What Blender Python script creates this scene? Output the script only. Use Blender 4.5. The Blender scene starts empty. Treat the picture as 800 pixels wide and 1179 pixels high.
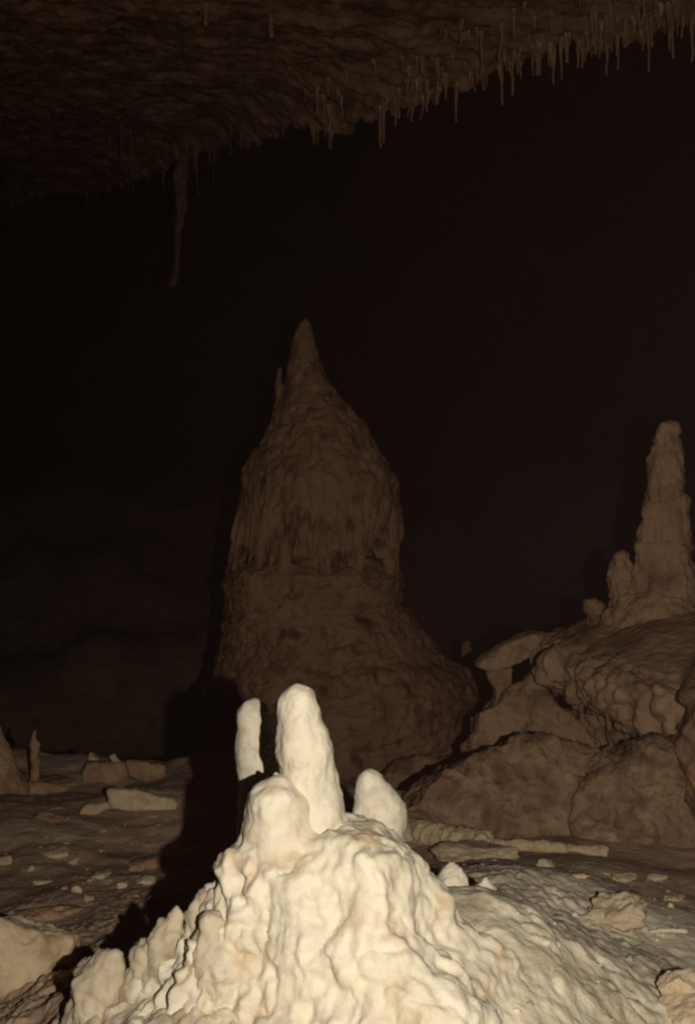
import bpy, bmesh, math
import numpy as np
from mathutils import Vector

rng = np.random.default_rng(7)
C = bpy.context.scene.collection
FPX, CX, CY, CAMZ = 1146.0, 400.0, 589.5, 1.6      # focal length and centre in photograph pixels, camera height

def P(px, py, D):
    return np.array([(px - CX) / FPX * D, D, CAMZ + (CY - py) / FPX * D])

# ------------------------------------------------------------------ noise
_perm = np.random.default_rng(3).permutation(256)
_perm = np.concatenate([_perm, _perm, _perm])
_g = np.random.default_rng(5).normal(size=(256, 3)); _g /= np.linalg.norm(_g, axis=1)[:, None]
_off = np.random.default_rng(9).random((256, 3))

def pn(p):
    i = np.floor(p).astype(np.int64); f = p - i; i &= 255
    u = f * f * f * (f * (f * 6 - 15) + 10)
    out = 0
    for a in (0, 1):
        wx = u[:, 0] if a else 1 - u[:, 0]
        pa = _perm[i[:, 0] + a]
        for b in (0, 1):
            wy = u[:, 1] if b else 1 - u[:, 1]
            pb = _perm[pa + i[:, 1] + b]
            for c in (0, 1):
                wz = u[:, 2] if c else 1 - u[:, 2]
                g = _g[_perm[pb + i[:, 2] + c]]
                d = g[:, 0] * (f[:, 0] - a) + g[:, 1] * (f[:, 1] - b) + g[:, 2] * (f[:, 2] - c)
                out = out + wx * wy * wz * d
    return out * 1.6

def fbm(p, s, o=4, gain=0.5, seed=0.0):
    """s = size of the largest feature in metres (scalar or per axis)"""
    q = np.asarray(p, float) / s + seed * 17.31 + 31.7
    r = 0; a = 1.0
    for k in range(o):
        r = r + a * pn(q); a *= gain; q = q * 2.03 + 5.17
    return r

def ridged(p, s, o=3, gain=0.5, seed=0.0):
    q = np.asarray(p, float) / s + seed * 13.7 + 11.3
    r = 0; a = 1.0
    for k in range(o):
        r = r + a * (1 - 2.2 * np.abs(pn(q))); a *= gain; q = q * 2.07 + 3.3
    return r

def billow(p, s, o=3, gain=0.5, seed=0.0):
    """rounded lobes with creases between them, about 0 on average"""
    q = np.asarray(p, float) / s + seed * 13.7 + 11.3
    r = 0; a = 1.0
    for k in range(o):
        r = r + a * (2.4 * np.sqrt(pn(q) ** 2 + .0016) - .62); a *= gain; q = q * 2.07 + 3.3
    return r

def worley(p, s, seed=0.0):
    q = np.asarray(p, float) / s + seed * 7.7 + 50.3
    i = np.floor(q).astype(np.int64); f = q - i
    best = np.full(len(q), 9.0)
    for a in (-1, 0, 1):
        for b in (-1, 0, 1):
            for c in (-1, 0, 1):
                h = _perm[_perm[_perm[(i[:, 0] + a) & 255] + ((i[:, 1] + b) & 255)] + ((i[:, 2] + c) & 255)]
                o = _off[h]
                d = (a + o[:, 0] - f[:, 0]) ** 2 + (b + o[:, 1] - f[:, 1]) ** 2 + (c + o[:, 2] - f[:, 2]) ** 2
                best = np.minimum(best, d)
    return np.sqrt(best)

def beads(p, s, seed=0.0, r=0.55):
    d = worley(p, s, seed)
    return np.sqrt(np.clip(1 - (d / r) ** 2, 0, 1))

def sstep(a, b, x):
    t = np.clip((x - a) / (b - a), 0, 1)
    return t * t * (3 - 2 * t)

# ------------------------------------------------------------------ meshes
def vnormals(V, F):
    n = np.zeros_like(V)
    a, b, c = V[F[:, 0]], V[F[:, 1]], V[F[:, 2]]
    fn = np.cross(b - a, c - a)
    if F.shape[1] == 4:
        d = V[F[:, 3]]; fn = np.cross(c - a, d - b)
    for k in range(F.shape[1]):
        np.add.at(n, F[:, k], fn)
    l = np.linalg.norm(n, axis=1); l[l == 0] = 1
    return n / l[:, None]

def make_mesh(name, V, F):
    me = bpy.data.meshes.new(name)
    n = F.shape[1]
    me.vertices.add(len(V)); me.vertices.foreach_set('co', np.ascontiguousarray(V, np.float32).ravel())
    me.loops.add(F.size); me.loops.foreach_set('vertex_index', np.ascontiguousarray(F, np.int32).ravel())
    me.polygons.add(len(F))
    me.polygons.foreach_set('loop_start', np.arange(0, F.size, n, dtype=np.int32))
    me.polygons.foreach_set('use_smooth', np.ones(len(F), bool))
    me.update(calc_edges=True)
    return me

def obj(name, V, F, mat, parent=None, origin=None):
    V = np.asarray(V, float)
    if parent is not None:
        o0 = np.array(parent.location)
        me = make_mesh(name, V - o0, F)
    else:
        if origin is None:
            lo, hi = V.min(0), V.max(0)
            origin = np.array([(lo[0] + hi[0]) / 2, (lo[1] + hi[1]) / 2, lo[2]])
        me = make_mesh(name, V - origin, F)
    me.materials.append(mat)
    o = bpy.data.objects.new(name, me); C.objects.link(o)
    if parent is not None: o.parent = parent
    else: o.location = tuple(origin)
    return o

def thing(name, label, cat, loc, group=None):
    o = bpy.data.objects.new(name, None); C.objects.link(o)
    o.empty_display_size = .1
    o.location = tuple(loc); o['label'] = label; o['category'] = cat
    if group: o['group'] = group
    return o

def tag(o, label, cat, group=None):
    o['label'] = label; o['category'] = cat
    if group: o['group'] = group
    return o

def struct(o, kind='structure'):
    o['kind'] = kind
    return o

def gridfaces(nr, nc, wrap=False, flip=False):
    r = np.arange(nr - 1)[:, None]; c = np.arange(nc if wrap else nc - 1)[None, :]
    c2 = (c + 1) % nc
    a = r * nc + c; b = r * nc + c2; d = (r + 1) * nc + c; e = (r + 1) * nc + c2
    F = np.stack([a, b, e, d], -1).reshape(-1, 4)
    return F[:, ::-1] if flip else F

def nets(sdf, lo, hi, h):
    lo = np.asarray(lo, float); hi = np.asarray(hi, float)
    n = np.ceil((hi - lo) / h).astype(int) + 1
    ax = [lo[k] + h * np.arange(n[k]) for k in range(3)]
    G = np.stack(np.meshgrid(*ax, indexing='ij'), -1).reshape(-1, 3)
    S = np.concatenate([sdf(g) for g in np.array_split(G, max(1, len(G) // 400000))]).reshape(n)
    S[0] = np.maximum(S[0], 1e-4); S[-1] = np.maximum(S[-1], 1e-4)
    S[:, 0] = np.maximum(S[:, 0], 1e-4); S[:, -1] = np.maximum(S[:, -1], 1e-4)
    S[:, :, 0] = np.maximum(S[:, :, 0], 1e-4); S[:, :, -1] = np.maximum(S[:, :, -1], 1e-4)
    m = n - 1
    acc = np.zeros((*m, 3)); cnt = np.zeros(m)
    cor = [(a, b, c) for a in (0, 1) for b in (0, 1) for c in (0, 1)]
    sl = lambda o: tuple(slice(o[k], o[k] + m[k]) for k in range(3))
    for i in range(8):
        for j in range(i + 1, 8):
            A, B = cor[i], cor[j]
            if sum(abs(x - y) for x, y in zip(A, B)) != 1: continue
            sa, sb = S[sl(A)], S[sl(B)]
            x = (sa < 0) != (sb < 0)
            den = np.where(x, sa - sb, 1.0)
            t = np.where(x, sa / den, 0)
            for k in range(3):
                acc[..., k] += x * (A[k] + t * (B[k] - A[k]))
            cnt += x
    act = cnt > 0
    idx = -np.ones(m, int); idx[act] = np.arange(act.sum())
    ijk = np.argwhere(act)
    V = lo + h * (ijk + acc[act] / cnt[act][:, None])
    Fs = []
    for k in range(3):
        d = [0, 0, 0]; d[k] = 1
        a = S[tuple(slice(0, n[q] - d[q]) for q in range(3))]
        b = S[tuple(slice(d[q], n[q]) for q in range(3))]
        x = (a < 0) != (b < 0)
        q1, q2 = (k + 1) % 3, (k + 2) % 3
        e = np.argwhere(x)
        e = e[(e[:, q1] > 0) & (e[:, q2] > 0) & (e[:, q1] < m[q1]) & (e[:, q2] < m[q2])]
        def at(o1, o2):
            w = e.copy(); w[:, q1] -= o1; w[:, q2] -= o2
            return idx[w[:, 0], w[:, 1], w[:, 2]]
        f = np.stack([at(1, 1), at(0, 1), at(0, 0), at(1, 0)], -1)
        s = a[e[:, 0], e[:, 1], e[:, 2]] < 0
        f[~s] = f[~s][:, ::-1]
        Fs.append(f)
    F = np.concatenate(Fs)
    F = F[(F >= 0).all(1)]
    return V, F

def cone(p, a, b, r1, r2, sq=None):
    """rounded cone a (radius r1) -> b (radius r2)"""
    a = np.asarray(a, float); b = np.asarray(b, float); ab = b - a
    t = np.clip((p - a) @ ab / (ab @ ab), 0, 1)
    return np.linalg.norm(p - a - t[:, None] * ab, axis=1) - (r1 + (r2 - r1) * t)

def ell(p, c, r):
    r = np.asarray(r, float); q = (p - np.asarray(c)) / r
    k = np.linalg.norm(q, axis=1); g = np.linalg.norm(q / r, axis=1) + 1e-9
    return k * (k - 1) / g

def smin(a, b, k):
    h = np.clip(.5 + .5 * (b - a) / k, 0, 1)
    return b + (a - b) * h - k * h * (1 - h)

def sdpoly(p, poly):
    poly = np.asarray(poly, float); d = np.full(len(p), 1e9); s = np.ones(len(p))
    n = len(poly)
    for i in range(n):
        a, b = poly[i], poly[i - 1]
        e = b - a; w = p - a
        t = np.clip(w @ e / (e @ e), 0, 1)
        d = np.minimum(d, ((w - t[:, None] * e) ** 2).sum(1))
        c1 = p[:, 1] >= a[1]; c2 = p[:, 1] < b[1]; c3 = e[0] * w[:, 1] > e[1] * w[:, 0]
        fl = (c1 & c2 & c3) | (~c1 & ~c2 & ~c3)
        s = np.where(fl, -s, s)
    return s * np.sqrt(d)

# ------------------------------------------------------------------ materials
def material(name, cols, scale, rough=.75, bump=.4, bscale=60, bdist=.01, spec=.25, detail=8, stretch=(1, 1, 1), speck=None, mask=None):
    """cols: list of (position, rgb) of a ramp driven by layered noise"""
    m = bpy.data.materials.new(name); m.use_nodes = True
    nt = m.node_tree; N = nt.nodes; L = nt.links
    b = N['Principled BSDF']; b.inputs['Roughness'].default_value = rough
    b.inputs['Specular IOR Level'].default_value = spec
    tc = N.new('ShaderNodeNewGeometry')
    mp = N.new('ShaderNodeMapping'); mp.inputs['Scale'].default_value = stretch
    L.new(tc.outputs['Position'], mp.inputs['Vector'])
    n1 = N.new('ShaderNodeTexNoise'); n1.inputs['Scale'].default_value = scale; n1.inputs['Detail'].default_value = detail
    n1.inputs['Roughness'].default_value = .62; n1.inputs['Distortion'].default_value = .6
    L.new(mp.outputs[0], n1.inputs['Vector'])
    r = N.new('ShaderNodeValToRGB'); e = r.color_ramp.elements
    while len(e) < len(cols): e.new(.5)
    for k, (p, c) in enumerate(cols):
        e[k].position = p; e[k].color = (*c, 1)
    L.new(n1.outputs['Fac'], r.inputs['Fac'])
    col = r.outputs['Color']
    if speck:                                            # small patches of another colour
        sc, thr, c2 = speck
        n2 = N.new('ShaderNodeTexNoise'); n2.inputs['Scale'].default_value = sc; n2.inputs['Detail'].default_value = 5
        L.new(mp.outputs[0], n2.inputs['Vector'])
        rr = N.new('ShaderNodeMapRange'); rr.inputs['From Min'].default_value = thr; rr.inputs['From Max'].default_value = thr + .12
        L.new(n2.outputs['Fac'], rr.inputs['Value'])
        mx = N.new('ShaderNodeMix'); mx.data_type = 'RGBA'
        L.new(rr.outputs['Result'], mx.inputs['Factor']); L.new(col, mx.inputs['A']); mx.inputs['B'].default_value = (*c2, 1)
        col = mx.outputs['Result']
    if mask:                                             # attribute-driven second coat (calcite over mud)
        cols2, sc2 = mask
        n3 = N.new('ShaderNodeTexNoise'); n3.inputs['Scale'].default_value = sc2; n3.inputs['Detail'].default_value = 8
        L.new(mp.outputs[0], n3.inputs['Vector'])
        r3 = N.new('ShaderNodeValToRGB'); e3 = r3.color_ramp.elements
        while len(e3) < len(cols2): e3.new(.5)
        for k, (p, c) in enumerate(cols2):
            e3[k].position = p; e3[k].color = (*c, 1)
        L.new(n3.outputs['Fac'], r3.inputs['Fac'])
        at = N.new('ShaderNodeAttribute'); at.attribute_name = 'calcite'
        mx = N.new('ShaderNodeMix'); mx.data_type = 'RGBA'
        L.new(at.outputs['Fac'], mx.inputs['Factor']); L.new(col, mx.inputs['A']); L.new(r3.outputs['Color'], mx.inputs['B'])
        col = mx.outputs['Result']
    L.new(col, b.inputs['Base Color'])
    nb = N.new('ShaderNodeTexNoise'); nb.inputs['Scale'].default_value = bscale; nb.inputs['Detail'].default_value = 6
    L.new(mp.outputs[0], nb.inputs['Vector'])
    bp = N.new('ShaderNodeBump'); bp.inputs['Strength'].default_value = bump; bp.inputs['Distance'].default_value = bdist
    L.new(nb.outputs['Fac'], bp.inputs['Height']); L.new(bp.outputs['Normal'], b.inputs['Normal'])
    return m

M = {}
CALC = [(.27, (.44, .35, .22)), (.43, (.70, .625, .46)), (.60, (.78, .71, .54)), (.8, (.63, .52, .35))]
M['calcite'] = material('white_calcite', CALC, 9, rough=.62, bump=.5, bscale=55, bdist=.007, speck=(11, .57, (.60, .46, .29)))
M['calcite_tip'] = material('cream_calcite', [(.3, (.58, .50, .36)), (.5, (.73, .66, .50)), (.7, (.69, .59, .41))], 22, rough=.6, bump=.4, bscale=160, bdist=.003)
M['skirt'] = material('muddy_calcite', [(.3, (.33, .25, .16)), (.48, (.50, .41, .28)), (.62, (.58, .50, .35)), (.8, (.42, .32, .2))], 10, rough=.7, bump=.4, bscale=80, bdist=.004)
M['mud'] = material('cave_mud', [(.3, (.32, .21, .145)), (.5, (.52, .36, .24)), (.66, (.62, .45, .31)), (.8, (.68, .51, .35))], 4, rough=.85, bump=.6, bscale=45, bdist=.01,
                    mask=([(.3, (.48, .39, .26)), (.46, (.72, .63, .45)), (.6, (.82, .735, .55)), (.8, (.64, .52, .34))], 8))
M['giant'] = material('brown_flowstone', [(.3, (.17, .085, .045)), (.44, (.40, .215, .115)), (.58, (.50, .285, .16)), (.78, (.30, .155, .08))], 4.5, rough=.8, bump=.7, bscale=24, bdist=.03, stretch=(1, 1, .7), speck=(7, .56, (.15, .075, .04)))
M['shelf'] = material('tan_flowstone', [(.3, (.20, .112, .06)), (.45, (.42, .248, .14)), (.58, (.53, .33, .192)), (.78, (.32, .18, .10))], 5, rough=.78, bump=.6, bscale=40, bdist=.015)
M['rock'] = material('brown_limestone', [(.3, (.16, .088, .048)), (.45, (.42, .25, .142)), (.58, (.58, .365, .215)), (.76, (.26, .145, .078))], 7, rough=.82, bump=1, bscale=26, bdist=.03)
M['boulder'] = material('dusky_limestone', [(.3, (.12, .066, .036)), (.45, (.30, .178, .10)), (.58, (.44, .275, .16)), (.76, (.20, .112, .06))], 8, rough=.82, bump=1, bscale=26, bdist=.03, speck=(9, .57, (.58, .40, .25)))
M['slab'] = material('pale_limestone', [(.3, (.36, .25, .145)), (.5, (.62, .47, .29)), (.7, (.70, .56, .36))], 9, rough=.8, bump=.6, bscale=60, bdist=.008)
M['stone'] = material('tan_stone', [(.3, (.42, .29, .16)), (.5, (.70, .53, .32)), (.7, (.76, .62, .40))], 16, rough=.8, bump=.6, bscale=110, bdist=.004)
M['ochre'] = material('ochre_stone', [(.3, (.46, .33, .19)), (.5, (.62, .50, .33)), (.7, (.55, .41, .24))], 14, rough=.8, bump=.6, bscale=90, bdist=.006)
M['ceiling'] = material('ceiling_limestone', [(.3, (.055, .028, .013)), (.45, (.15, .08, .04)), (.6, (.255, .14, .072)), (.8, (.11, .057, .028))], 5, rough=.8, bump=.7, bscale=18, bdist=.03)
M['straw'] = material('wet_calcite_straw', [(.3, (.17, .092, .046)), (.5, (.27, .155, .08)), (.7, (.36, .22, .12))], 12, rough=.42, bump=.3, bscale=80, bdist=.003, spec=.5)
M['shaded_straw'] = material('shaded_straw', [(.3, (.10, .055, .028)), (.5, (.16, .09, .048)), (.7, (.22, .13, .07))], 12, rough=.6, bump=.3, bscale=80, bdist=.003)  # straw colour darkened to paint in the dimmer light at left
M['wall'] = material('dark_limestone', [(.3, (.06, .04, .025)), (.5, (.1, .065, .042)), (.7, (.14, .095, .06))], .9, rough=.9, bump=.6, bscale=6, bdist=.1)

# ------------------------------------------------------------------ the ground: one sheet
MC = np.array([-.01, 1.90])                                   # axis of the white mound

def ground_z(x, y, fine=True):
    x = np.asarray(x, float); y = np.asarray(y, float)
    p = np.stack([x, y, np.zeros_like(x)], -1)
    r = np.hypot(x - MC[0], y - MC[1] - .36 * sstep(.08, .55, x))      # the skirt's back lies further off at right
    R = np.hypot(x, y)
    re = .33 + np.logaddexp(0, (r - .33) * 14) / 14 - .03            # flat under the mound itself
    rt = sstep(-.25, .35, x)
    sk = .77 * np.exp(-(np.clip(re - .33, 0, 9) / (1.25 + .15 * rt)) ** (1 + .25 * rt)) - .13 * np.exp(-((y - 1.40) / .30) ** 2 - ((x - .02) / .42) ** 2) + .07 * np.exp(-(((x - .30) / .24) ** 2 + ((y - 2.12) / .26) ** 2))
    base = -.03 + .10 * fbm(p, 1.9, 3, seed=1)
    drop = sstep(4.95, 6.2, y + .35 * x + .35 * fbm(p, 1.2, 2, seed=2)) * (1 - sstep(10, 16, x))
    base = base - .95 * drop * sstep(1.2, -.4, x - .12 * y)
    base = base - .9 * sstep(8, 10.5, y) * sstep(3, 0, x)
    base = base + (1.15 + .5 * fbm(p, 2.2, 3, seed=13)) * sstep(14.5, 18.5, y - .3 * x) * sstep(1.5, -2.0, x)
    base = base + 3.0 * sstep(17, 26, R)
    xl = sstep(.35, -.35, x - .05 * y)
    up = .31 * sstep(1.2, 2.6, y) * (xl * sstep(9, 6, y) * (1 - drop) + (1 - xl) * sstep(5.8, 4.6, y))
    z = base + .05 * np.logaddexp(sk / .05, up / .05)
    if not fine: return z
    near = sstep(2.6, .9, r)
    left = sstep(.05, -.25, x)
    # shelving breakdown floor: terraces
    t = fbm(p, (.9, .65, 1), 3, seed=3)
    z = z + (1 - near) * (.040 * t + .012 * np.floor(t * 3 + .5) / 3 + .010 * fbm(p, .16, 4, seed=4))
    # flowstone skirt: soft lobes, wrinkles, drip-pits, cave coral on the left
    ang = np.arctan2(y - MC[1], x - MC[0])
    flow = np.stack([ang * .32, r, np.zeros_like(r)], -1)
    q = p + .03 * np.stack([fbm(p, .1, 2, seed=21), fbm(p, .1, 2, seed=22), 0 * r], -1)
    calm = .35 + .65 * sstep(.35, .62, r)
    soft = .3 + .7 * sstep(1.0, .5, r)
    z = z + near * calm * (.024 * fbm(p, .40, 2, seed=5) + .006 * soft * billow(q, .12, 2, seed=6) + .0035 * soft * fbm(p, .025, 3, .6, seed=14) + .005 * soft * beads(q, .05, 15, .5) + .008 * soft * fbm(p, .06, 3, .6, seed=7)
                    + 0.0015 * billow(flow, (.045, .3, 1), 2, seed=8))
    z = z + near * left * sstep(-.1, .35, fbm(p, .2, 2, seed=9) + .35) * (.011 * beads(q, .038, 1, .6) + .006 * beads(q, .020, 2, .6))
    z = z + near * (1 - left) * .012 * soft * beads(q, .06, 3, .5) * sstep(.0, .4, fbm(p, .25, 2, seed=10))
    return z

ta = np.radians(np.concatenate([np.arange(-180, -48, 4.0), np.arange(-48, -24, .35), np.arange(-24, 24, .105), np.arange(24, 48, .35), np.arange(48, 180, 4.0)]))
rr = [.25]
while rr[-1] < 27:
    r_ = rr[-1]; rr.append(r_ + (max(.0034, .0030 * r_) if r_ > 1.2 and r_ < 8 else .03 * max(r_, .8)))
rr = np.array(rr)
A_, R_ = np.meshgrid(ta, rr)
gx, gy = (R_ * np.sin(A_)).ravel(), (R_ * np.cos(A_)).ravel()
gz = ground_z(gx, gy)
GV = np.stack([gx, gy, gz], -1)
GF = gridfaces(len(rr), len(ta), wrap=True, flip=True)
cap = np.array([[0, 0, ground_z(np.array([0.]), np.array([0.]))[0]]])
GV = np.concatenate([GV, cap]); n0 = len(GV) - 1
cf = np.array([[i, (i + 1) % len(ta), n0, n0] for i in range(len(ta))])
ground = obj('ground', GV, GF, M['mud'], origin=(0, 0, 0)); struct(ground)
pr = np.hypot(GV[:, 0] - MC[0], GV[:, 1] - MC[1])
cal = sstep(1.85, 1.0, pr + .32 * fbm(GV, .5, 5, .6, seed=11) - .25 * np.tanh(GV[:, 0]) + 1.2 * sstep(-.15, -.62, GV[:, 0]))
cal = np.clip(cal + .45 * sstep(.35, .7, fbm(GV, (.5, .22, 1), 4, .6, seed=12)) * sstep(9, 5, GV[:, 1]), 0, 1)
at = ground.data.attributes.new('calcite', 'FLOAT', 'POINT'); at.data.foreach_set('value', cal.astype(np.float32))

def hit(px, py, dmin=1.2):
    """where the ray through a photograph pixel meets the ground"""
    D = np.geomspace(dmin, 14, 2400)
    x = (px - CX) / FPX * D; z = CAMZ + (CY - py) / FPX * D
    g = ground_z(x, D)
    k = np.argmax(z < g)
    if k == 0: k = len(D) - 1
    return np.array([x[k], D[k], g[k]])

# ------------------------------------------------------------------ shell of the cavern
def lip(x):                                                   # y of the edge of the low ceiling
    return np.interp(x, [-9, -4.5, -2.9, -1.1, -.25, .27, 1.07, 1.74, 3, 6], [13.5, 12.2, 10.7, 8.3, 6.75, 6.1, 5.52, 5.0, 4.2, 3.4])

def ceil_z(x, y):
    p = np.stack([x, y, 0 * x], -1)
    s = y - lip(x) - .18 * fbm(p, .7, 3, seed=31)
    z = 4.22 + .16 * np.clip(y - 4.9, 0, 7) * sstep(.4, -1.2, x) + .09 * fbm(p, 1.5, 3, seed=32) + .035 * fbm(p, (.45, .16, 1), 5, .6, seed=33) - .015 * ridged(p, (.4, .12, 1), 3, .6, seed=34)
    z = z - .10 * sstep(-.7, -.05, s) - .05 * sstep(-.5, 0, s) * beads(p, .07, 31, .6) + .012 * fbm(p, .05, 2, seed=35)
    z = z + 3.6 * sstep(.0, 1.1, s) + 1.2 * sstep(1, 6, s)
    R = np.hypot(x, y)
    return z - 1.0 * sstep(18, 27, R)
xs = np.concatenate([np.arange(-28, -6, 1.1), np.arange(-6, -4.6, .1), np.arange(-4.6, 2.4, .017), np.arange(2.4, 5, .1), np.arange(5, 28.5, 1.1)])
ys = np.concatenate([np.arange(-28, 4, 1.1), np.arange(4, 7.6, .017), np.arange(7.6, 12.4, .027), np.arange(12.4, 28.5, 1.1)])
X_, Y_ = np.meshgrid(xs, ys); cx_, cy_ = X_.ravel(), Y_.ravel()
CV = np.stack([cx_, cy_, ceil_z(cx_, cy_)], -1)
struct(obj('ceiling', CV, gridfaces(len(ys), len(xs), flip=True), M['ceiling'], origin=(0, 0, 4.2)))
wa = np.linspace(0, 2 * np.pi, 400, endpoint=False); wz = np.linspace(-3, 10, 70)
WA, WZ = np.meshgrid(wa, wz)
wp = np.stack([np.cos(WA.ravel()) * 25, np.sin(WA.ravel()) * 25, WZ.ravel()], -1)
wr = 24.5 + 1.2 * fbm(wp, 5, 4, seed=41)
WV = np.stack([np.cos(WA.ravel()) * wr, np.sin(WA.ravel()) * wr, WZ.ravel()], -1)
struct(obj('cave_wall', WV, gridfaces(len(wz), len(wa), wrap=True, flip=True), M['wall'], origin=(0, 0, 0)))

# ------------------------------------------------------------------ soda straws and stalactites
def stalactite_mesh(name, length, r0, r1, seed, seg=14, rows=26, lump=.4, bend=.06, mat='straw'):
    t = np.linspace(0, 1, rows); a = np.linspace(0, 2 * np.pi, seg, endpoint=False)
    T, A = np.meshgrid(t, a, indexing='ij'); T = T.ravel(); A = A.ravel()
    rad = (r1 + (r0 - r1) * (1 - T) ** 3) * np.sqrt(np.clip(1 - np.clip((T - .93) / .07, 0, 1) ** 2, .0, 1))
    q = np.stack([np.cos(A), np.sin(A), T * length / max(r0, .004) * .5], -1)
    rad = rad * (1 + lump * fbm(q, 1.2, 2, seed=seed))
    bx = bend * length * fbm(np.stack([T * 1.3, 0 * T, 0 * T], -1), 1, 2, seed=seed + 3); by = bend * length * fbm(np.stack([0 * T, T * 1.3, 0 * T], -1), 1, 2, seed=seed + 5)
    V = np.stack([rad * np.cos(A) + bx - bx[0], rad * np.sin(A) + by - by[0], -T * length], -1)
    me = make_mesh(name, V, gridfaces(rows, seg, wrap=True, flip=True)); me.materials.append(M[mat])
    return me
straws = [stalactite_mesh('soda_straw', L, r0, r1, k) for k, (L, r0, r1) in enumerate(
    [(.20, .022, .0050), (.16, .030, .0060), (.25, .024, .0075), (.11, .020, .0048), (.08, .034, .007), (.15, .044, .009), (.13, .016, .0042), (.30, .030, .0065)])]
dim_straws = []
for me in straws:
    d = me.copy(); d.materials.clear(); d.materials.append(M['shaded_straw']); dim_straws.append(d)
GS = 'soda straws along the ceiling edge'
def hang(me, x, y, s, name='soda_straw', label='thin brown soda straw in the fringe along the ceiling edge', group=GS, cat='stalactite'):
    o = bpy.data.objects.new(name, me); C.objects.link(o)
    z = ceil_z(np.array([x]), np.array([y]))[0]
    o.location = (x, y, z + .02); o.scale = (.85, .85, s * .88); o.rotation_euler = (rng.normal(0, .03), rng.normal(0, .03), rng.uniform(0, 6.28))
    tag(o, label, cat, group)
    return o
nst = 0
while nst < 262:
    px = rng.uniform(90, 800) if rng.random() < .25 else rng.uniform(350, 800)
    D0 = 6.0
    for _ in range(12):                                       # a spot a little inside the edge, seen at this bearing
        x = (px - CX) / FPX * D0; D0 = lip(np.array([x]))[0]
    back = abs(rng.normal(0, .16)) + .02 if rng.random() < .75 else rng.uniform(.0, .6)
    y = D0 - back; x = (px - CX) / FPX * y
    if fbm(np.array([[x, y, 0]]), .28, 2, seed=51)[0] < -.28: continue
    s = (1.4 if px < 300 else 1) * rng.uniform(.45, 1.15) * (1.25 if px > 560 and rng.random() < .25 else 1)
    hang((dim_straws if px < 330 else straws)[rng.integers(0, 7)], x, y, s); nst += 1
for px, s, lab in ((745, 1.0, 'long bright soda straw hanging near the right end of the fringe'), (698, .85, 'long soda straw with a wet tip, left of the longest at right'),
                   (645, .95, 'long soda straw standing clear of the fringe above the right boulders'), (525, .9, 'thin soda straw dangling below the middle of the fringe')):
    x = (px - CX) / FPX * 5.6
    for _ in range(12): y = lip(np.array([x]))[0] - .06; x = (px - CX) / FPX * y
    hang(straws[7], x, y, s, label=lab)
for px, py, lab in ((237, 18, 'short stubby stalactite alone on the ceiling at upper left'), (312, 34, 'small stalactite alone on the ceiling right of the stubby one')):
    y = 2.6 / ((CY - py) / FPX)
    hang(stalactite_mesh('stalactite', .15, .026, .014, 90 + px), (px - CX) / FPX * y, y, 1, 'stalactite', lab, None)
# the long hanging formation with thin neighbours
yl = 8.55; xl = (207 - CX) / FPX * yl
o = hang(stalactite_mesh('long_stalactite', 1.45, .10, .026, 77, seg=48, rows=160, lump=1.1, bend=.05, mat='shaded_straw'), xl, yl, 1, 'long_stalactite',
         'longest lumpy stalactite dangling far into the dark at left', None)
for k in range(26):
    dx = rng.normal(0, .32); dy = rng.normal(0, .18)
    hang(dim_straws[rng.integers(0, 8)], xl + dx, yl + dy - .1, rng.uniform(1.0, 2.0), label='dim straw in the cluster around the long lumpy stalactite', group='straws around the long stalactite')

# ------------------------------------------------------------------ the white mound with its stalagmites
D1 = 1.85; s1 = D1 / FPX
def m1(px, py, dd=0.0): return P(px, py, D1 + dd)
def mound_sdf(p):
    w = p + .014 * np.stack([fbm(p, .09, 2, seed=61), fbm(p, .09, 2, seed=62), fbm(p, .09, 2, seed=63)], -1)
    d = ell(w, m1(372, 1030, .04), (.176, .150, .122))
    d = smin(d, cone(w, m1(374, 1060, .05), m1(388, 1262, .05), .178, .42), .06)
    d = smin(d, cone(w, m1(316, 933, -.01), m1(315, 1020, .0), .055, .076), .035)      # short knob on the left shoulder
    d = smin(d, cone(w, m1(360, 935, .05), m1(368, 1010, .05), .040, .10), .05)      # collar of the tall stalagmite
    d = smin(d, cone(w, m1(300, 1000, .0), m1(270, 1150, -.02), .045, .11), .05)     # left flank
    d = smin(d, cone(w, m1(276, 1030, .03), m1(215, 1170, .03), .030, .11), .05)
    d = smin(d, cone(w, m1(462, 1020, .02), m1(545, 1170, .02), .045, .13), .07)
    d = smin(d, ell(w, m1(428, 1030, -.085), (.075, .065, .075)), .05)                # boss facing the camera
    d = smin(d, ell(w, m1(402, 988, -.02), (.08, .08, .05)), .05)
    d = smin(d, ell(w, m1(420, 1100, -.13), (.11, .06, .05)), .06)
    d = smin(d, ell(w, m1(480, 1190, -.16), (.13, .10, .09)), .08)
    return d
V, F = nets(mound_sdf, [-.54, 1.26, .50], [.56, 2.40, 1.18], .0056)
N = vnormals(V, F)
q = V + .02 * np.stack([fbm(V, .07, 2, seed=64), fbm(V, .07, 2, seed=65), fbm(V, .07, 2, seed=66)], -1)
lf = sstep(-.05, -.2, V[:, 0])
disp = (.012 * fbm(V, (.11, .11, .15), 2, seed=67) + .0085 * billow(q, (.075, .075, .12), 2, seed=68) + .0045 * fbm(V, .036, 4, .6, seed=69) - .005 * sstep(.75, 1.0, ridged(q, (.09, .09, .13), 1, seed=73))
        + .006 * beads(q, (.05, .05, .065), 61, .62) * sstep(-.1, .4, fbm(V, .14, 2, seed=70))
        + lf * (.010 * billow(V, (.04, .04, .20), 2, seed=71) + .007 * beads(q, .03, 62, .6)))
disp -= .008 * sstep(.25, .6, fbm(V, .08, 2, seed=72))
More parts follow.
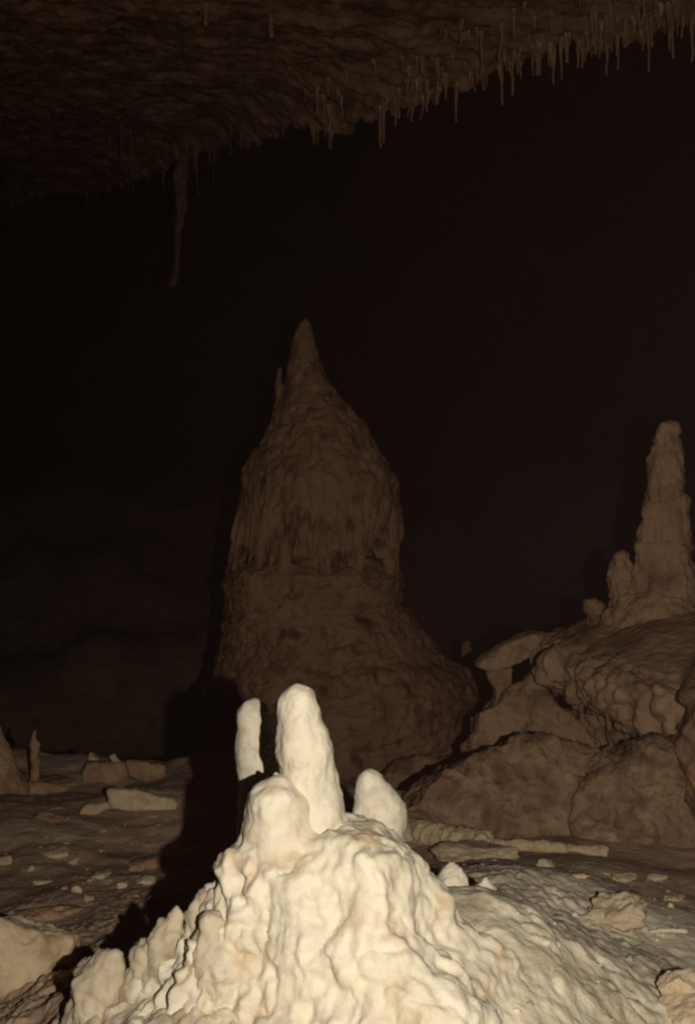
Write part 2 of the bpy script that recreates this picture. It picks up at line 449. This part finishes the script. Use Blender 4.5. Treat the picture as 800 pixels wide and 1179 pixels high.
disp += .005 * billow(V + .03 * fbm(V, .15, 2, seed=74)[:, None], (.055, .055, .30), 2, seed=75) * sstep(1.02, .92, V[:, 2])
mound = thing('stalagmite_cluster', 'bright white lumpy flowstone mound with a tall blunt stalagmite in the foreground', 'stalagmite', (MC[0], MC[1], .60))
kn = np.linalg.norm((V - m1(316, 940, -.01)) * [1, 1, .8], axis=1)
disp *= .25 + .75 * sstep(.055, .10, kn)
disp *= .70 + .30 * sstep(-.02, -.16, V[:, 0])
obj('flowstone_mound', V + N * disp[:, None], F, M['calcite'], mound)

def sdf_part(name, sdf, lo, hi, h, mat, parent=None, dsp=None, origin=None):
    V, F = nets(sdf, lo, hi, h)
    if dsp is not None:
        V = V + vnormals(V, F) * dsp(V)[:, None]
    return obj(name, V, F, mat, parent, origin)

def finger(a, mid, b, ra, rm, rb, seed, amp, box, h, name, mat, parent=None):
    """rounded stalagmite finger through three points"""
    def sdf(p):
        w = p + amp * 2 * np.stack([fbm(p, box * .5, 2, seed=seed), fbm(p, box * .5, 2, seed=seed + 1), 0 * p[:, 0]], -1)
        return smin(cone(w, a, mid, ra, rm), cone(w, mid, b, rm, rb), .02)
    pts = np.array([a, mid, b]); R = max(ra, rm, rb) + 4 * amp + .01
    dsp = lambda V: amp * (fbm(V, box * .35, 3, seed=seed + 2) + .6 * billow(V, (box * .2, box * .2, box * .35), 2, seed=seed + 3) + .5 * beads(V, box * .2, seed, .6))
    return sdf_part(name, sdf, pts.min(0) - R, pts.max(0) + R, h, mat, parent, dsp)

finger(m1(342, 809, .05), m1(350, 860, .05), m1(363, 965, .05), .036, .048, .066, 80, .0024, .12, .004, 'tall_stalagmite', M['calcite_tip'], mound)
finger(m1(318, 893, .01), m1(322, 903, .02), m1(326, 930, .03), .006, .009, .012, 86, .001, .04, .003, 'drip_knob', M['calcite_tip'], mound)

b2 = finger(P(425, 902, 2.1), P(436, 935, 2.1), P(440, 1080, 2.1), .030, .052, .060, 88, .0020, .12, .004, 'stalagmite', M['calcite_tip'])
tag(b2, 'cream blunt stalagmite just behind the right side of the white mound', 'stalagmite')
def sliver(p):
    w = p + .005 * np.stack([fbm(p, .06, 2, seed=93), fbm(p, .06, 2, seed=94), 0 * p[:, 0]], -1)
    d = cone(w, P(291, 822, 2.3), P(294, 858, 2.3), .036, .044)
    d = smin(d, cone(w, P(294, 858, 2.3), P(297, 880, 2.3), .040, .046), .02)
    return smin(d, cone(w, P(297, 880, 2.3), P(298, 1100, 2.3), .044, .060), .02)
b3 = sdf_part('stalagmite', sliver, P(240, 780, 2.3) - [0, .13, .75], P(345, 780, 2.3) + [0, .13, 0], .0042, M['calcite_tip'], None,
              lambda V: .0022 * fbm(V, .04, 3, seed=95) + .0015 * beads(V, .03, 96, .6))
tag(b3, 'narrow pale stalagmite standing half in shadow left of the tall one', 'stalagmite')

# small flowstone knobs down the left flank of the mound
for k, (a, ra, b_, rb, dd, lab) in enumerate((
        ((236, 1029), .011, (228, 1092), .036, .02, 'small pointed white lump at the left foot of the mound'),
        ((246, 1062), .022, (238, 1130), .040, -.06, 'rounded white lump in front of the small pointed lump'),
        ((203, 1052), .012, (178, 1116), .036, .02, 'slanting cream flowstone lump left of the pointed lump'),
        ((184, 1078), .016, (150, 1130), .034, .03, 'low cream flowstone lump behind the slanting one'),
        ((126, 1112), .030, (104, 1150), .050, .04, 'grey-cream flowstone lump beside the pale block at left'))):
    o = finger(m1(*a, dd), (m1(*a, dd) + m1(*b_, dd)) / 2, m1(*b_, dd) - [0, 0, .12], ra, (ra + rb) * .55, rb * 1.3, 110 + 5 * k, .0045, .10, .0045, 'flowstone_lump', M['skirt'])
    tag(o, lab, 'flowstone', 'flowstone lumps left of the mound')
for k, (px, py, w, lab) in enumerate(((521, 992, .030, 'small white cone on the skirt right of the mound'), (558, 1011, .026, 'lower white cone right of the small cone'))):
    g = P(px, py + 4, 2.2)
    o = finger(g, g - [0, 0, .035], g - [-.01, 0, .19], .007, .030, w * 3.4, 140 + 4 * k, .003, .07, .004, 'flowstone_cone', M['calcite'])
    tag(o, lab, 'stalagmite', 'little cones on the white skirt')

# ------------------------------------------------------------------ the giant stalagmite: dome over pedestal
D2 = 8.0
def profile_mesh(rows_px, n, na, axis_y, seed, dispf, flat=.9, shrink=1.0):
    """closed surface of rings: rows_px = (y, left, right) in photograph pixels at depth D2"""
    rows = np.array(rows_px, float)
    yy = np.interp(np.linspace(0, 1, n), np.linspace(0, 1, len(rows)), rows[:, 0]) if False else np.linspace(rows[0, 0], rows[-1, 0], n)
    l = np.interp(yy, rows[:, 0], rows[:, 1]); r = np.interp(yy, rows[:, 0], rows[:, 2])
    k = np.exp(-np.linspace(-2, 2, 9) ** 2); k /= k.sum()
    def sm(v):
        w = np.convolve(np.pad(v, 4, 'edge'), k, 'valid'); w[0] = v[0]; w[-1] = v[-1]; return w
    l, r = sm(l), sm(r)
    a = np.linspace(0, 2 * np.pi, na, endpoint=False)
    Yg, A = np.meshgrid(yy, a, indexing='ij')
    cx = (l + r) / 2; rad = shrink * (r - l) / 2 * D2 / FPX
    cxw = (cx - CX) / FPX * D2
    X = cxw[:, None] + rad[:, None] * np.cos(A); Y = axis_y + flat * rad[:, None] * np.sin(A)
    Z = CAMZ + (CY - Yg) / FPX * D2
    V = np.stack([X, Y, Z], -1).reshape(-1, 3)
    F = gridfaces(n, na, wrap=True, flip=True)
    N = vnormals(V, F)
    return V, F, N, A.ravel(), np.repeat(rad, na), np.repeat(yy, na)
dome_rows = [(367, 351, 353), (371, 346, 357), (385, 338, 361), (400, 334, 366), (420, 331, 369), (440, 326, 379), (455, 321, 391), (470, 316, 406), (490, 306, 423), (520, 290, 441),
             (550, 277, 460), (590, 270, 463), (625, 267, 457), (650, 266, 452)]
V, F, N, A, rad, yy = profile_mesh(dome_rows, 330, 460, D2, 1, None, shrink=.97)
fr = sstep(560, 640, yy)
drip = billow(np.stack([np.cos(A) * .68, np.sin(A) * .68, .12 * V[:, 2]], -1), .13, 2, seed=101)
disp = sstep(370, 470, yy) * (.028 * fbm(V, .40, 2, seed=102) + .016 * billow(V, (.20, .20, .28), 3, seed=103)) + .006 * fbm(V, .06, 3, seed=104) + .010 * beads(V, (.10, .10, .10), 105, .6) * sstep(400, 480, yy)
disp += fr * .075 * (drip + .1)
V = V + N * disp[:, None]
V[:, 2] -= fr * (.24 * drip + .06 * fbm(np.stack([np.cos(A), np.sin(A), 0 * A], -1), .3, 2, seed=106))
giant = thing('giant_stalagmite', 'giant brown bell-shaped stalagmite with a pointed top in the middle distance', 'stalagmite', (P(362, 600, D2)[0], D2, -.75))
obj('dome', V, F, M['giant'], giant)
ped_rows = [(560, 330, 400), (575, 300, 435), (600, 302, 428), (640, 298, 430), (658, 256, 467), (675, 254, 469), (698, 256, 466), (712, 254, 480), (750, 248, 506), (775, 240, 538), (795, 233, 551),
            (830, 224, 552), (870, 214, 556), (940, 200, 575)]
V, F, N, A, rad, yy = profile_mesh(ped_rows, 300, 560, D2, 2, None, shrink=.965)
disp = .030 * fbm(V, .5, 2, seed=111) + .018 * billow(V, (.34, .34, .15), 3, seed=112) + .012 * beads(V, (.13, .13, .10), 113, .6) + .006 * fbm(V, .06, 3, seed=114) - .03 * sstep(.3, .6, fbm(V, (.3, .3, .12), 2, seed=115))
obj('pedestal', V + N * disp[:, None], F, M['giant'], giant)
o = finger(P(322, 424, D2), P(321, 445, D2), P(322, 500, D2), .012, .03, .05, 117, .006, .2, .012, 'side_knob', M['giant'], giant)

# ------------------------------------------------------------------ the flowstone shelf at right
SC = np.array([2.15, 5.75])
na, nu = 760, 300
A = np.linspace(0, 2 * np.pi, na, endpoint=False); U = np.linspace(0, 1, nu)
Ug, Ag = np.meshgrid(U, A, indexing='ij'); Ug, Ag = Ug.ravel(), Ag.ravel()
ka = np.degrees(np.array([math.atan2(-.36, -1.17), math.atan2(-1.0, -.98), math.atan2(-1.40, -.72), math.atan2(-1.78, -.75), math.atan2(-1.9, -.2)])) % 360
angs = np.array([0, 90, 150, 182, *ka, 320, 360]); rads = np.array([1.9, 1.0, .95, 1.02, 1.14, 1.36, 1.54, 1.98, 2.1, 1.9, 1.9])
od = np.argsort(angs); Rb = np.interp(np.degrees(Ag), angs[od], rads[od])
ca, sa = np.cos(Ag), np.sin(Ag)
edge = np.stack([SC[0] + ca * Rb, SC[1] + sa * Rb, 0 * ca], -1)
Rb = Rb * (1 + .05 * fbm(edge, .35, 3, seed=121))
dl = .16 + .10 * fbm(edge, .22, 3, seed=122) + .06 * billow(edge, .12, 2, seed=123)        # how far the fringe hangs
dl = dl + .16 * np.exp(-((np.degrees(Ag) - ka[2]) / 9) ** 2) + .34 * sstep(ka[2] + 1, ka[3] + 1, np.degrees(Ag))
u1 = np.clip(Ug / .62, 0, 1); u2 = np.clip((Ug - .62) / .20, 0, 1); u3 = np.clip((Ug - .82) / .18, 0, 1)
rfac = u1 + .03 * np.sin(u2 * np.pi) - .05 * u2 - .42 * u3
ztop = .76 + .40 * (1 - u1 ** 1.5) + .07 * np.cos(Ag - math.pi * 1.05) * u1
Z = ztop - dl * u2 - .03 * u2 - .55 * sstep(.15, 1, u3) * 1.2
V = np.stack([SC[0] + ca * Rb * rfac, SC[1] + sa * Rb * rfac, Z], -1)
F = gridfaces(nu, na, wrap=True, flip=True)
N = vnormals(V, F)
lowf = sstep(.50, .64, Ug)
flow = np.stack([Ag * 1.4, Rb * rfac * .35, Z * .35], -1)
disp = .022 * fbm(V, .35, 3, seed=124) + lowf * (.040 * billow(flow, .15, 2, seed=125) + .018 * billow(V, .10, 2, seed=126)) + .005 * fbm(V, .05, 3, seed=127) + lowf * .02 * beads(V, .10, 128, .6)
shelf = obj('flowstone_shelf', V + N * disp[:, None], F, M['shelf'])
tag(shelf, 'broad tan flowstone shelf with a dripping scalloped edge at right', 'flowstone')
def shelf_z(x, y):
    r = np.hypot(x - SC[0], y - SC[1]); a = math.atan2(y - SC[1], x - SC[0]) % (2 * math.pi)
    R = np.interp(math.degrees(a), angs[od], rads[od]); u = min(r / R, 1)
    return .76 + .40 * (1 - u ** 1.5) + .07 * math.cos(a - math.pi * 1.05) * u
D3 = 5.5
def s3(px, py, dd=0): return P(px, py, D3 + dd)
def pillar(p):
    w = p + .018 * np.stack([fbm(p, .22, 3, seed=131), fbm(p, .22, 3, seed=132), .6 * fbm(p, .2, 2, seed=133)], -1)
    d = cone(w, s3(768, 497), s3(766, 535), .062, .092)
    d = smin(d, cone(w, s3(766, 535), s3(766, 575), .094, .104), .02)
    d = smin(d, cone(w, s3(766, 585), s3(764, 680), .112, .155), .03)
    d = smin(d, cone(w, s3(744, 588, -.03), s3(740, 668, -.03), .030, .055), .02)
    d = smin(d, cone(w, s3(748, 555, -.04), s3(745, 590, -.04), .012, .03), .02)
    d = smin(d, cone(w, s3(764, 672), s3(758, 720), .16, .30), .06)
    return d
o = sdf_part('stalagmite', pillar, s3(690, 478) - [0, .42, 1.30], s3(850, 470) + [0, .42, 0], .0085, M['shelf'], None,
             lambda V: .012 * fbm(V, (.10, .10, .14), 3, seed=134) + .010 * billow(V, (.07, .07, .24), 3, seed=135) + .008 * beads(V, .06, 136, .6) - .012 * sstep(.93, 1.0, np.sin(V[:, 2] * 23 + 1.5 * fbm(V, .3, 2, seed=137))))
tag(o, 'tall knobbly tan stalagmite standing on the flowstone shelf at right', 'stalagmite')
o = finger(s3(716, 645, .05), s3(714, 662, .05), s3(722, 712, .05), .045, .070, .075, 141, .010, .2, .008, 'stalagmite', M['shelf'])
tag(o, 'small rounded stalagmite at the left foot of the tall tan one', 'stalagmite')
o = finger(s3(680, 696, .2), s3(683, 700, .2), s3(688, 725, .2), .034, .048, .05, 145, .010, .15, .008, 'stalagmite', M['shelf'])
tag(o, 'tiny stub stalagmite on the left brow of the flowstone shelf', 'stalagmite')
o = finger(P(538, 742, 9.6), P(538, 750, 9.6), P(540, 830, 9.6), .045, .06, .12, 148, .01, .3, .02, 'stalagmite', M['giant'])
tag(o, 'dim far stub showing in the gap right of the giant stalagmite', 'stalagmite')

# ------------------------------------------------------------------ boulders and slabs (outline x real thickness)
def slab(name, pts, D, depth, label, cat, mat, rnd=.03, h=.012, lean=0.0, yaw=0.0, amp=.02, seed=0, sc=.2, group=None, taper=.0, fall=.3):
    zb = min(P(x, y, D)[2] for x, y in pts); W = []
    for x, y in pts:
        q = P(x, y, D)
        for _ in range(6): q = P(x, y, D + lean * (q[2] - zb))
        W.append(q)
    poly = np.array(W)[:, [0, 2]]
    c = poly.mean(0)
    def sdf(p):
        y = p[:, 1] - D - lean * (p[:, 2] - zb) - yaw * (p[:, 0] - c[0])
        k = 1 + taper * np.clip(y / depth, -1, 2)
        q = (np.stack([p[:, 0], p[:, 2] + fall * np.clip(y, 0, None)], -1) - c) * k[:, None] + c
        q = q + .5 * amp * np.stack([fbm(p, sc, 3, seed=seed + .3), fbm(p, sc, 3, seed=seed + .6)], -1)
        d2 = sdpoly(q, poly) + rnd; dy = np.abs(y - depth / 2) - depth / 2 + rnd
        e = np.stack([d2, dy], -1)
        return np.minimum(e.max(1), 0) + np.linalg.norm(np.maximum(e, 0), axis=1) - rnd
    ex = abs(lean) * (poly[:, 1].max() - zb) + abs(yaw) * (np.ptp(poly[:, 0]) / 2) + .06
    lo = [poly[:, 0].min() - .08, D - ex, zb - .08]; hi = [poly[:, 0].max() + .08, D + depth + ex, poly[:, 1].max() + .08]
    o = sdf_part(name, sdf, lo, hi, h, mat, None, lambda V: amp * (fbm(V, sc, 4, seed=seed) + (1.1 * np.floor(3 * fbm(V, sc * 1.6, 3, seed=seed + 5) + .5) / 3 if rnd > .015 else 0) + .35 * ridged(V, (sc * .5, sc * .5, sc * .3), 3, seed=seed + 1) + (.35 * fbm(V, sc * .35, 3, .6, seed=seed + 2) if rnd > .015 else 0)))
    return tag(o, label, cat, group)
GB = 'breakdown blocks below the shelf'
slab('tilted_rock', [(549, 768), (556, 758), (585, 741), (612, 731), (626, 732), (623, 742), (612, 757), (588, 768), (562, 774)], 5.5, .16, 'tilted flat slab propped on a small block by the shelf', 'rock', M['rock'], .012, .008, .1, .1, .010, 201, .12, GB, 0, 0)
slab('rock_block', [(559, 770), (590, 770), (588, 812), (572, 812), (571, 795), (562, 782)], 5.52, .12, 'small pale block holding up the tilted slab', 'rock', M['shelf'], .012, .008, 0, .1, .008, 203, .1, GB, 0, 0)
slab('rock_wedge', [(538, 858), (549, 838), (551, 820), (573, 806), (592, 790), (619, 770), (628, 786), (640, 812), (668, 830), (700, 880), (640, 890), (560, 872)], 5.3, .3, 'brown wedge-shaped rock between boulder and shelf', 'rock', M['rock'], .02, .011, .25, .05, .018, 205, .18, GB)
slab('boulder', [(462, 945), (480, 912), (510, 886), (556, 864), (606, 850), (650, 853), (690, 866), (712, 890), (716, 990), (600, 995), (480, 985)], 4.05, .6, 'large low brown boulder behind the fallen stalagmite pieces', 'boulder', M['boulder'], .035, .012, .55, .12, .026, 207, .22, GB)
slab('boulder', [(662, 930), (672, 905), (686, 893), (700, 872), (728, 866), (742, 852), (790, 848), (900, 850), (900, 1010), (720, 1010), (684, 975), (666, 955)], 3.98, .6, 'rough brown boulder under the dripping shelf at right edge', 'boulder', M['boulder'], .035, .012, .45, -.1, .028, 209, .2, GB)
slab('boulder', [(430, 905), (455, 880), (500, 868), (530, 872), (545, 890), (545, 940), (430, 940)], 6.3, .5, 'dim low boulder between the giant stalagmite and large boulder', 'boulder', M['rock'], .06, .016, .5, .0, .03, 211, .22, GB)

# ------------------------------------------------------------------ fallen columns
def log(name, a, b, r, seed, mat, label, group, cat='broken stalagmite'):
    a = np.asarray(a); b = np.asarray(b); ax = (b - a) / np.linalg.norm(b - a)
    def sdf(p):
        w = p + .012 * np.stack([fbm(p, .15, 2, seed=seed), fbm(p, .15, 2, seed=seed + 1), fbm(p, .15, 2, seed=seed + 2)], -1)
        t = (w - a) @ ax; rad = np.linalg.norm(w - a - t[:, None] * ax, axis=1) - r
        cut = .3 * r * fbm(w, r * .8, 2, seed=seed + 4)
        return np.maximum(rad, np.maximum(-t + cut, t - np.linalg.norm(b - a) + cut))
    lo = np.minimum(a, b) - r - .05; hi = np.maximum(a, b) + r + .05
    o = sdf_part(name, sdf, lo, hi, max(.006, r * .14), mat, None, lambda V: .30 * r * fbm(V, r * 1.6, 3, seed=seed + 5) + .14 * r * ridged(V, r * .8, 3, seed=seed + 6))
    return tag(o, label, cat, group)
GL = 'fallen stalagmite pieces on the floor'
log('broken_stalagmite', hit(466, 966, 2.6) + [0, 0, .028], hit(562, 978, 2.6) + [0, 0, .026], .042, 221, M['stone'], 'pale broken stalagmite piece lying behind the cream stalagmite', GL)
log('broken_stalagmite', hit(567, 977, 2.6) + [0, 0, .015], hit(700, 984, 2.6) + [0, 0, .012], .023, 225, M['stone'], 'thinner longer broken piece lying right of the pale one', GL)

# ------------------------------------------------------------------ loose stones
def rock_mesh(name, seed, size, cubic=.5, sub=4, planes=9, amp=.10, cut=(.55, .95)):
    bm = bmesh.new(); bmesh.ops.create_icosphere(bm, subdivisions=sub, radius=1)
    bm.verts.ensure_lookup_table()
    V = np.array([v.co[:] for v in bm.verts]); F = np.array([[v.index for v in f.verts] for f in bm.faces]); bm.free()
    g = np.random.default_rng(seed)
    V = V / (np.abs(V).max(1)[:, None] ** cubic)
    for _ in range(planes):
        n = g.normal(size=3); n /= np.linalg.norm(n); d = g.uniform(*cut)
        k = V @ n - d
        V = V - np.outer(np.clip(k, 0, None) * .92, n)
    N = V / np.linalg.norm(V, axis=1)[:, None]
    V = V + N * (amp * fbm(V, .8, 4, seed=seed) + amp * .3 * ridged(V, .4, 2, seed=seed + 1))[:, None]
    V = V * np.asarray(size)
    return V, F
def place(name, V, F, mat, loc, rot, label, cat, group=None):
    me = make_mesh(name, V, F); me.materials.append(mat)
    o = bpy.data.objects.new(name, me); C.objects.link(o); o.location = tuple(loc); o.rotation_euler = rot
    return tag(o, label, cat, group)

GF_ = 'flat stones scattered on the left floor'
# px, py of the centre, half width in px, thickness ratio, material, label
FLAT = [
 (45, 903, 60, .13, 'rock', 'long low brown ledge stone near the squat cone', .1, -.03),
 (55, 940, 30, .14, 'rock', 'dim flat stone below the long low ledge stone', 0, .05),
 (62, 984, 18, .30, 'stone', 'light jagged stone in the middle of left floor', .3, -.1),
 (84, 993, 10, .45, 'stone', 'small tan stone right below the light jagged one', 0, 0),
 (4, 993, 16, .35, 'stone', 'tan stone cut by the left frame edge', .2, 0),
 (36, 1000, 8, .5, 'stone', 'small tan pebble near the left frame edge stone', 0, 0),
 (52, 1016, 13, .3, 'stone', 'thin tan stone between two small pebbles', .1, 0),
 (88, 1025, 8, .8, 'stone', 'roundest pale pebble on the left floor', 0, 0),
 (116, 1008, 17, .16, 'stone', 'long thin splinter lying flat on left floor', .1, 0),
 (168, 994, 32, .20, 'rock', 'wide pinkish brown slab next to the black shadow', .3, -.12),
 (140, 1020, 8, .5, 'stone', 'small stone in front of the pinkish slab', .2, 0),
 (168, 1015, 14, .40, 'stone', 'pale stone tucked under the pinkish slab front', -.2, 0),
 (102, 1036, 11, .3, 'stone', 'flat chip behind the grey ledge', 0, 0),
 (176, 1036, 7, .5, 'stone', 'chip at the edge of the black shadow', .4, 0),
 (46, 1052, 34, .22, 'rock', 'grey brown flat rock behind the pale front block', .15, -.15),
 (75, 1048, 26, .25, 'rock', 'grey brown flat rock right of the pale front block', -.1, .1),
]
for k, (px, py, hw, th, mt, lab, yaw, roll) in enumerate(FLAT):
    g = hit(px, py + hw * th * .3, 2.7); s = g[1] / FPX * hw
    V, F = rock_mesh('stone', 300 + k, (s, s * rng.uniform(.6, .9), s * th * 1.5), .5 if th < .5 else .3, 5, 22, .07, (.42, .9))
    place('flat_stone', V, F, M[mt], g + [0, 0, s * th * .15], (rng.uniform(-.05, .1), roll, yaw), lab, 'stone', GF_)
# leaning splinter and little wedge at the back edge
def edge_slab(name, pts, depth, lab, mat, seed, lean=.3, yaw=.2, rnd=.012):
    b = max(p[1] for p in pts); m = sum(p[0] for p in pts) / len(pts)
    D = hit(m, b - 3, 3)[1]
    slab(name, pts, D, depth, lab, 'stone', M[mat], rnd, .008, lean, yaw, .010, seed, .10, GF_, 0, .2)
edge_slab('flat_stone', [(125, 906), (150, 909), (196, 920), (204, 928), (200, 938), (165, 933), (131, 930)], .16, 'pale thick slab leaning on the far edge of left floor', 'stone', 341)
edge_slab('flat_stone', [(90, 938), (95, 930), (128, 924), (132, 930), (105, 941)], .10, 'short narrow slab in front of the pale thick slab', 'slab', 343)
edge_slab('flat_stone', [(97, 886), (101, 877), (128, 878), (150, 880), (166, 885), (168, 896), (140, 903), (97, 900)], .3, 'brown slab at the back edge under the leaning splinter', 'rock', 345)
edge_slab('flat_stone', [(148, 876), (165, 877), (190, 883), (186, 891), (200, 899), (172, 902), (150, 893)], .2, 'jagged brown slab at right end of the back edge', 'rock', 347)
edge_slab('leaning_splinter', [(124, 871), (131, 868), (150, 893), (144, 898)], .05, 'thin splinter leaning across the back edge slabs', 'stone', 349, .1, 0)
edge_slab('wedge_stone', [(96, 882), (104, 865), (113, 876), (112, 884)], .08, 'little upright wedge stone at the back edge', 'stone', 351, .1, 0)
# pale cone and thin stalagmite at far left
o = finger(P(-4, 842, 4.9), P(-2, 870, 4.9), P(2, 915, 4.9), .025, .075, .14, 361, .006, .3, .012, 'stalagmite', M['rock'])
tag(o, 'brownish squat cone stalagmite cut by the left frame edge', 'stalagmite')
o = finger(P(40.5, 842, 5.0), P(40.5, 856, 5.0), P(40, 905, 5.0), .006, .018, .024, 365, .004, .1, .007, 'stalagmite', M['rock'])
tag(o, 'thin spike stalagmite beside the squat cone at far left', 'stalagmite')
# pale block at lower left, tan rocks at right
slab('flowstone_block', [(-30, 1062), (4, 1052), (40, 1068), (74, 1088), (72, 1120), (20, 1150), (-30, 1160)], 2.3, .18, 'smooth pale flowstone block at the lower left edge', 'flowstone', M['slab'], .05, .007, .5, .35, .010, 371, .12)
def loose(px, py, hw, hh, D, seed, mat, label, name='stone', group=None, cubic=.2, amp=.16):
    s = D / FPX
    V, F = rock_mesh(name, seed, (hw * s, hw * s * .8, hh * s), cubic, 5, 7, amp)
    return place(name, V, F, M[mat], P(px, py, D), (0, 0, .3), label, 'stone', group)
GR = 'stones on the right side floor'
g = hit(712, 1066, 1.6); loose(708, 1052, 34, 22, g[1], 381, 'ochre', 'crumbly tan lump on the white skirt at right', 'crumbly_lump', GR, .1, .30)
g = hit(785, 1160, 1.4); loose(786, 1140, 30, 22, g[1], 383, 'ochre', 'tan rock at the right frame edge, upper of two', 'tan_rock', GR)
loose(790, 1172, 36, 26, g[1] - .05, 385, 'ochre', 'tan rock at the bottom right corner, lower of two', 'tan_rock', GR)
g = hit(545, 992, 2.8); s = g[1] / FPX
for k, (px, py, hw, th, lab) in enumerate(((548, 986, 44, .22, 'flat crumbly pale slab on the floor before the broken piece'), (629, 998, 10, .7, 'single rounded tan stone right of the crumbly slab'),
        (510, 978, 7, .5, 'tiny pale stone left of the crumbly slab'), (600, 975, 9, .4, 'small stone under the thin broken piece'), (665, 1010, 12, .3, 'flat chip on the dark floor right of the rounded stone'),
        (717, 1012, 16, .3, 'pale flat chip near the right boulder'), (755, 1012, 12, .4, 'tan chip at the foot of the right boulder'), (775, 1036, 12, .3, 'low chip right of the crumbly lump'))):
    g = hit(px, py, 2.8); s = g[1] / FPX * hw
    V, F = rock_mesh('stone', 390 + k, (s, s * .7, s * th), .35, 5, 9, .22)
    place('flat_stone', V, F, M['stone'], g + [0, 0, s * th * .25], (0, rng.uniform(-.06, .06), rng.uniform(-.3, .3)), lab, 'stone', GR)
g = hit(768, 1079, 1.6)
log('thin_stick', g + [-.045, 0, .008], g + [.05, .0, .010], .006, 401, M['calcite_tip'], 'thin pale broken straw lying right of the crumbly lump', GR, 'straw')
# pebbles: copies of six
peb = []
for k in range(6):
    V, F = rock_mesh('pebble', 420 + k, (1, .75, .4), .3, 3, 8, .30)
    me = make_mesh('pebble', V, F); me.materials.append(M['stone' if k % 2 == 0 else 'slab']); peb.append(me)
def pebble(px, py, hw, lab, grp):
    g = hit(px, py, 2.4); s = g[1] / FPX * hw
    o = bpy.data.objects.new('pebble', peb[rng.integers(0, 6)]); C.objects.link(o)
    o.location = tuple(g + [0, 0, s * .15]); o.scale = (s, s, s * rng.uniform(.5, 1)); o.rotation_euler = (0, 0, rng.uniform(0, 6.28))
    tag(o, lab, 'pebble', grp)
for k in range(110):
    pebble(rng.uniform(0, 198), rng.uniform(915, 1062), rng.choice([1.0, 1.5, 2, 2.7, 4.5], p=[.35, .28, .2, .12, .05]), 'small loose pebble lying on the muddy floor left of the shadow', 'pebbles on the left floor')
for k in range(80):
    px = rng.uniform(480, 800)
    pebble(px, rng.uniform(985, 1030) + .14 * max(0, px - 560) , rng.choice([1.0, 1.5, 2.2, 3.2, 5], p=[.3, .28, .2, .14, .08]), 'small loose pebble on the dark floor right of the mound', 'pebbles on the right floor')

crumb = []
for k in range(5):
    V, F = rock_mesh('crumb', 440 + k, (1, .8, .6), .2, 3, 9, .25)
    me = make_mesh('crumb', V, F); me.materials.append(M['calcite' if k % 2 else 'skirt']); crumb.append(me)
for k in range(90):
    px = rng.uniform(520, 800) if k < 62 else rng.uniform(70, 330)
    py = rng.uniform(1035, 1175) if k < 62 else rng.uniform(1105, 1175)
    g = hit(px, py, 1.2); s = g[1] / FPX * rng.choice([1.5, 2, 2.6, 3.4, 5, 7], p=[.25, .25, .2, .15, .1, .05])
    o = bpy.data.objects.new('crumb', crumb[rng.integers(0, 5)]); C.objects.link(o)
    o.location = tuple(g + [0, 0, s * .1]); o.scale = (s, s, s); o.rotation_euler = (rng.uniform(-.4, .4), rng.uniform(-.4, .4), rng.uniform(0, 6.28))
    tag(o, 'small calcite crumb lying on the white skirt around the mound', 'pebble', 'calcite crumbs on the white skirt')

# ------------------------------------------------------------------ unseen thin haze, added to lift the blacks
m = bpy.data.materials.new('black_lift_haze'); m.use_nodes = True
nt = m.node_tree; nt.nodes.clear()
out = nt.nodes.new('ShaderNodeOutputMaterial'); pv = nt.nodes.new('ShaderNodeVolumePrincipled')
pv.inputs['Color'].default_value = (.95, .58, .50, 1); pv.inputs['Density'].default_value = .0016
nt.links.new(pv.outputs[0], out.inputs['Volume'])
bm = bmesh.new(); bmesh.ops.create_cube(bm, size=1)
me = bpy.data.meshes.new('haze'); bm.to_mesh(me); bm.free(); me.materials.append(m)
hz = bpy.data.objects.new('haze', me); C.objects.link(hz); hz.location = (0, 0, 4); hz.scale = (62, 62, 18); hz['kind'] = 'stuff'

# ------------------------------------------------------------------ flash, world, camera
ld = bpy.data.lights.new('camera_flash', 'SPOT'); ld.energy = 176; ld.color = (1, .915, .81); ld.spot_size = math.radians(114); ld.spot_blend = 1.0; ld.shadow_soft_size = .010
lo_ = bpy.data.objects.new('camera_flash', ld); C.objects.link(lo_); lo_.location = (.195, 0, CAMZ - .02); lo_.rotation_euler = (math.radians(86), 0, math.radians(-2))
w = bpy.data.worlds.new('World'); bpy.context.scene.world = w; w.use_nodes = True
w.node_tree.nodes['Background'].inputs['Color'].default_value = (0, 0, 0, 1)
w.node_tree.nodes['Background'].inputs['Strength'].default_value = 0
cd = bpy.data.cameras.new('camera'); cam = bpy.data.objects.new('camera', cd); C.objects.link(cam)
cam.location = (0, 0, CAMZ); cam.rotation_euler = (math.radians(90), 0, 0)
cd.sensor_fit = 'VERTICAL'; cd.sensor_height = 36; cd.lens = 35; cd.clip_start = .02; cd.clip_end = 200
sc = bpy.context.scene; sc.camera = cam
sc.view_settings.view_transform = 'Standard'; sc.view_settings.look = 'None'; sc.view_settings.exposure = 0; sc.view_settings.gamma = 1
sc.render.engine = 'CYCLES'
sc.cycles.max_bounces = 3; sc.cycles.diffuse_bounces = 2; sc.cycles.glossy_bounces = 1; sc.cycles.volume_bounces = 0
sc.cycles.use_denoising = False; sc.cycles.filter_width = 2.3
